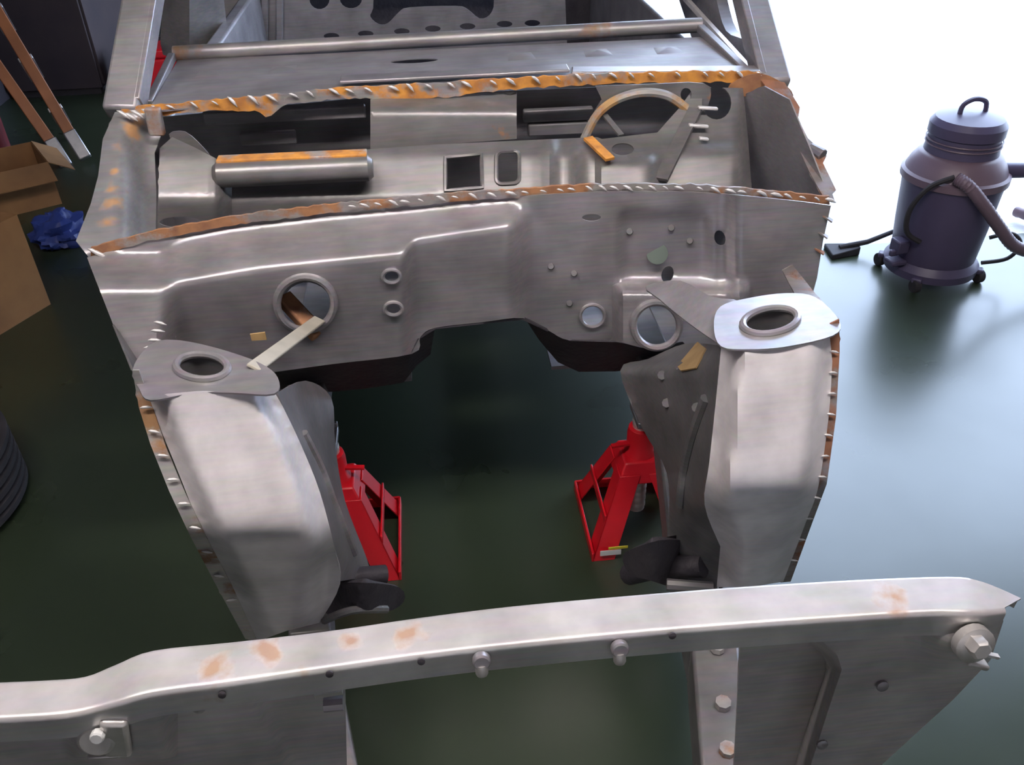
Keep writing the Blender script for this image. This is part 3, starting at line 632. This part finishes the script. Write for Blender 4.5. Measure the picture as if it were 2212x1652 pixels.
# ------------------------------------------------------------------ shop vacuum
VX, VY = 1.765, 2.78
v = empty('shop_vacuum', (VX, VY, 0), math.radians(8)); v.scale = (.92, .92, .97); tag(v, 'dark shop vacuum standing on the floor against the bright doorway', 'vacuum')
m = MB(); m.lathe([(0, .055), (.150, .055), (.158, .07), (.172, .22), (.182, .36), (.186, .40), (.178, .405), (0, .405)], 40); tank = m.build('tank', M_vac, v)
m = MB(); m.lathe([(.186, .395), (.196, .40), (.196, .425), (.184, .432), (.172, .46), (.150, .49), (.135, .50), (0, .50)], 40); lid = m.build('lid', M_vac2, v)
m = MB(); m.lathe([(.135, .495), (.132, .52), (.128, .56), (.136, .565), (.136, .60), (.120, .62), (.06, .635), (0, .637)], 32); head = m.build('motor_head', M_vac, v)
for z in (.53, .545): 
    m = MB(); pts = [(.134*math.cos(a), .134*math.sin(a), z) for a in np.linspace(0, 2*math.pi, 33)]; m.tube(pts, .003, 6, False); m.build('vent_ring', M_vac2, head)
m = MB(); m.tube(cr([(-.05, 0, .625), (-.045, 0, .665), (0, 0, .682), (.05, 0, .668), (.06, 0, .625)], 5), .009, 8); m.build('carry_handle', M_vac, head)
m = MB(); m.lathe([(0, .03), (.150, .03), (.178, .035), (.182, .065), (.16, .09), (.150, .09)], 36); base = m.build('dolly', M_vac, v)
for a in (40, 140, 220, 320):
    ca, sa = math.cos(math.radians(a)), math.sin(math.radians(a))
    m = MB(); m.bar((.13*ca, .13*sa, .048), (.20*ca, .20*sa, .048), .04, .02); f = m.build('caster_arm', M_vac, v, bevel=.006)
    m = MB(); m.tube([(.19*ca-.014, .19*sa, .026), (.19*ca+.014, .19*sa, .026)], .026, 18); m.build('caster', M_rubber, f, bevel=.004)
# hose: from lid across the front of the tank and off to the right
hp = cr([(-.12, -.15, .46), (-.09, -.19, .44), (-.02, -.215, .37), (.07, -.225, .28), (.16, -.225, .20), (.27, -.22, .155), (.42, -.2, .13), (.60, -.1, .09), (.75, .1, .05), (.70, .35, .035)], 12)
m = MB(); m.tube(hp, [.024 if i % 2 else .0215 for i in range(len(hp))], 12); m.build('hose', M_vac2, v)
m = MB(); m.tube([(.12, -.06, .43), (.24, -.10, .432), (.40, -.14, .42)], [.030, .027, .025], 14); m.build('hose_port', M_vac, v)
m = MB(); m.tube(cr([(.17, -.09, .17), (.24, -.12, .19), (.28, -.14, .15), (.25, -.13, .09), (.16, -.10, .07)], 6), .008, 8); m.build('cord_loop', M_rubber, v)
m = MB(); m.tube(cr([(-.12, -.14, .46), (-.19, -.11, .42), (-.225, -.08, .33), (-.215, -.08, .24), (-.16, -.10, .20)], 6), .010, 8); m.build('cord_loop', M_rubber, v)
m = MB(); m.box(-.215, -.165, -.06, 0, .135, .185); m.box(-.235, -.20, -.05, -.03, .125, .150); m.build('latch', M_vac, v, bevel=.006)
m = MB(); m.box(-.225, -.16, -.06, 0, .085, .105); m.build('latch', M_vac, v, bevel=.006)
# floor nozzle lying in front of the doorway
n0 = AZ(1795, 538, .02); n1 = AZ(1925, 520, .05)
e = empty('vacuum_nozzle', (n0.x, n0.y, 0)); tag(e, 'black flat nozzle and thin pipe lying left of the shop vacuum', 'nozzle')
d = (n1-n0)
m = MB(); m.tube([Vector((0, 0, .022))+d*.14, Vector((0, 0, .03))+d*.6, Vector((0, 0, .06))+d*1.0], [.012, .010, .009], 10); m.build('pipe', M_rubber, e)
m = MB(); dn = Vector((d.x, d.y, 0)).normalized(); sd = Vector((-dn.y, dn.x, 0))
q = [(-.01, .055), (.11, .02)]
m.hexa([Vector((0, 0, .0))+dn*q[0][0]-sd*q[0][1], Vector()+dn*q[1][0]-sd*q[1][1], Vector()+dn*q[1][0]+sd*q[1][1], Vector()+dn*q[0][0]+sd*q[0][1],
        Vector((0, 0, .02))+dn*q[0][0]-sd*q[0][1], Vector((0, 0, .035))+dn*q[1][0]-sd*q[1][1], Vector((0, 0, .035))+dn*q[1][0]+sd*q[1][1], Vector((0, 0, .02))+dn*q[0][0]+sd*q[0][1]])
m.build('nozzle_foot', M_rubber, e, bevel=.004)

# ------------------------------------------------------------------ clutter along the left wall
def carton(name, x, y, sx, sy, h, rz, label, flaps=True, z=0):
    e = empty(name, (x, y, z), math.radians(rz)); tag(e, label, 'box', 'cardboard boxes by the left wall')
    t = .005; m = MB()
    m.box(-sx/2, sx/2, -sy/2, sy/2, 0, t); m.box(-sx/2, -sx/2+t, -sy/2, sy/2, t, h); m.box(sx/2-t, sx/2, -sy/2, sy/2, t, h)
    m.box(-sx/2+t, sx/2-t, -sy/2, -sy/2+t, t, h); m.box(-sx/2+t, sx/2-t, sy/2-t, sy/2, t, h); m.build('carton_body', M_card, e, smooth=False)
    if flaps:
        for (a, b, c, dd) in (((sx/2, -sy/2, h), (sx/2, sy/2, h), (sx/2+.10, sy/2, h-.06), (sx/2+.10, -sy/2, h-.06)), ((-sx/2, -sy/2, h), (-sx/2, sy/2, h), (-sx/2-.08, sy/2, h+.08), (-sx/2-.08, -sy/2, h+.08)),
                              ((-sx/2, -sy/2, h), (sx/2, -sy/2, h), (sx/2, -sy/2-.12, h-.05), (-sx/2, -sy/2-.12, h-.05))):
            P = [Vector(a), Vector(b), Vector(c), Vector(dd)]; m = MB(); m.hexa(P+[p+Vector((0, 0, .004)) for p in P]); m.build('flap', M_card, e, smooth=False)
    else:
        m = MB(); m.box(-sx/2, sx/2, -sy/2, sy/2, h, h+t); m.build('lid', M_card, e, smooth=False)
        m = MB(); m.box(-.025, .025, -sy/2, sy/2, h+t, h+t+.001); m.build('packing_tape', M_tan, e, smooth=False)
    return e
carton('cardboard_box', -1.90, 2.92, .50, .52, .36, -28, 'tall brown cardboard box at the left edge of the photo, nearest of the boxes', False)
carton('cardboard_box', -2.05, 4.1, .32, .36, .20, 30, 'open brown cardboard box with folded flaps behind the blue bag')
# blue bag
bx = AZ(128, 500, .05); m = MB(); rs = []
nu, nv = 40, 22
from mathutils import noise as mnoise
for i in range(nv):
    ph = math.pi*i/(nv-1)
    for j in range(nu):
        th = 2*math.pi*j/nu; d3 = Vector((math.sin(ph)*math.cos(th), math.sin(ph)*math.sin(th), -math.cos(ph)))
        k = 1+.45*mnoise.noise(d3*2.1+Vector((3, 1, 7)))+.22*abs(mnoise.noise(d3*5.3))+.10*mnoise.noise(d3*11)
        m.v.append((.10*k*d3.x, .12*k*d3.y, max(0, .055+.075*k*d3.z)))
for i in range(nv-1):
    for j in range(nu): m.f.append((i*nu+j, i*nu+(j+1) % nu, (i+1)*nu+(j+1) % nu, (i+1)*nu+j))
bag = m.build('plastic_bag', M_blue, bevel=0); bag.location = (bx.x, bx.y, 0); tag(bag, 'crumpled blue bag on the floor beside the cardboard boxes', 'bag')
zmin = min(vv.co.z for vv in bag.data.vertices); 
for vv in bag.data.vertices: vv.co.z -= zmin
# tyre lying flat
ty = empty('tyre', (-1.565, 1.88, 0)); tag(ty, 'black ribbed tyre lying flat on the floor at the left edge', 'tyre')
prof = [(.17, .03), (.19, .01), (.25, 0), (.285, .012)]
for i in range(6): z = .018+i*.030; prof += [(.300, z), (.306, z+.004), (.306, z+.020), (.300, z+.024), (.292, z+.025), (.292, z+.029)]
prof += [(.285, .205), (.25, .218), (.19, .206), (.17, .188), (.165, .11), (.17, .03)]
m = MB(); m.lathe(prof, 56); m.build('tread', M_rubber, ty)
m = MB(); m.lathe([(.172, .19), (.178, .202), (.186, .202), (.186, .19)], 48); m.build('bead', M_rubber, ty)
# orange stepladder, folded, leaning on the left wall
f0 = AZ(188, 350, 0.0); f1 = Vector((-2.18, 4.87, .68)); dr = (f1-f0); k_ = (-2.66-f0.x)/dr.x; t1 = f0+dr*k_
la = empty('stepladder', tuple(f0)); tag(la, 'folded orange stepladder with metal feet leaning on the left wall', 'ladder')
up_ = Vector((0, 0, 1)); D = (t1-f0).normalized(); side = D.cross(Vector((0, 1, .2))).normalized(); view = (CAM-f0).normalized(); off2 = D.cross(view).normalized()
if off2.z > 0: off2 = -off2
def L(p): return p-f0
wid = D.cross(off2).normalized()
if wid.y < 0: wid = -wid
for kk in (0, 1):
    w0 = wid*(.36*kk)
    for (o0, o1, name) in ((0., 0., 'side_rail'), (.10, .20, 'folding_leg')):
        a = f0+w0+off2*o0; b = t1+w0+off2*o1*1.2
        m = MB(); m.bar(L(a)+D*.12, L(b), .035, .055, up=off2); r = m.build(name, M_orange, la, bevel=.004)
        m = MB(); m.bar(L(a)+D*.0+Vector((0, 0, .02)), L(a)+D*.17, .042, .062, up=off2); m.build('shoe', M_alu, r, bevel=.006)
for i in range(6):
    a = f0+D*(.30+.27*i); m = MB(); m.bar(L(a), L(a+wid*.36), .07, .025, up=D); m.build('step', M_alu, la, bevel=.003)
# red jerrycan and dark cabinet behind
rc = AZ(0, 395, 0); rcx, rcy = -2.42, 4.62
e = empty('fuel_can', (rcx, rcy, 0), .3); tag(e, 'dark red fuel can behind the cardboard boxes', 'can')
m = MB(); m.box(-.16, .16, -.1, .1, 0, .34); m.build('can_body', M_redcloth, e, bevel=.03, seg=3)
m = MB(); m.tube(cr([(-.08, 0, .33), (-.07, 0, .38), (.07, 0, .38), (.08, 0, .33)], 4), .014, 8); m.build('can_handle', M_redcloth, e)
m = MB(); m.tube([(.12, 0, .33), (.12, 0, .365)], .025, 12); m.build('cap', M_rubber, e)
def cabinet(x, y, sx, sy, h, label):
    e = empty('storage_cabinet', (x, y, 0)); tag(e, label, 'cabinet')
    m = MB(); m.box(-sx/2, sx/2, -sy/2, sy/2, .04, h); m.build('cabinet_body', M_wood, e, bevel=.006)
    m = MB(); m.box(-sx/2+.03, sx/2-.02, -sy/2+.02, sy/2-.02, 0, .04); m.build('plinth', M_rubber, e)
    for i in (-1, 1):
        m = MB(); m.box(sx/2, sx/2+.018, min(0, i*(sy/2-.01)), max(0, i*(sy/2-.01)), .06, h-.02); dd = m.build('door', M_wood, e, bevel=.003)
        m = MB(); m.tube([(sx/2+.03, i*.04, h*.5), (sx/2+.03, i*.04, h*.62)], .008, 8); m.build('handle', M_alu, dd)
    return e
M_wood = plain('dark_stained_board', (.045, .032, .035), (.03, .022, .028), 4, .6)
cabinet(-2.40, 6.55, .58, 1.5, 1.5, 'dark storage cabinet against the left wall beyond the orange stepladder')
e = empty('toolbox', (-1.72, 5.9, 0), .2); tag(e, 'small red toolbox on the floor seen past the left windscreen pillar', 'toolbox')
m = MB(); m.box(-.24, .24, -.12, .12, 0, .20); m.build('box_body', M_red, e, bevel=.01)
m = MB(); m.box(-.245, .245, -.125, .125, .202, .26); m.build('box_lid', M_red, e, bevel=.015)
m = MB(); m.tube(cr([(-.09, 0, .255), (-.085, 0, .30), (.085, 0, .30), (.09, 0, .255)], 4), .01, 8); m.build('handle', M_rubber, e)
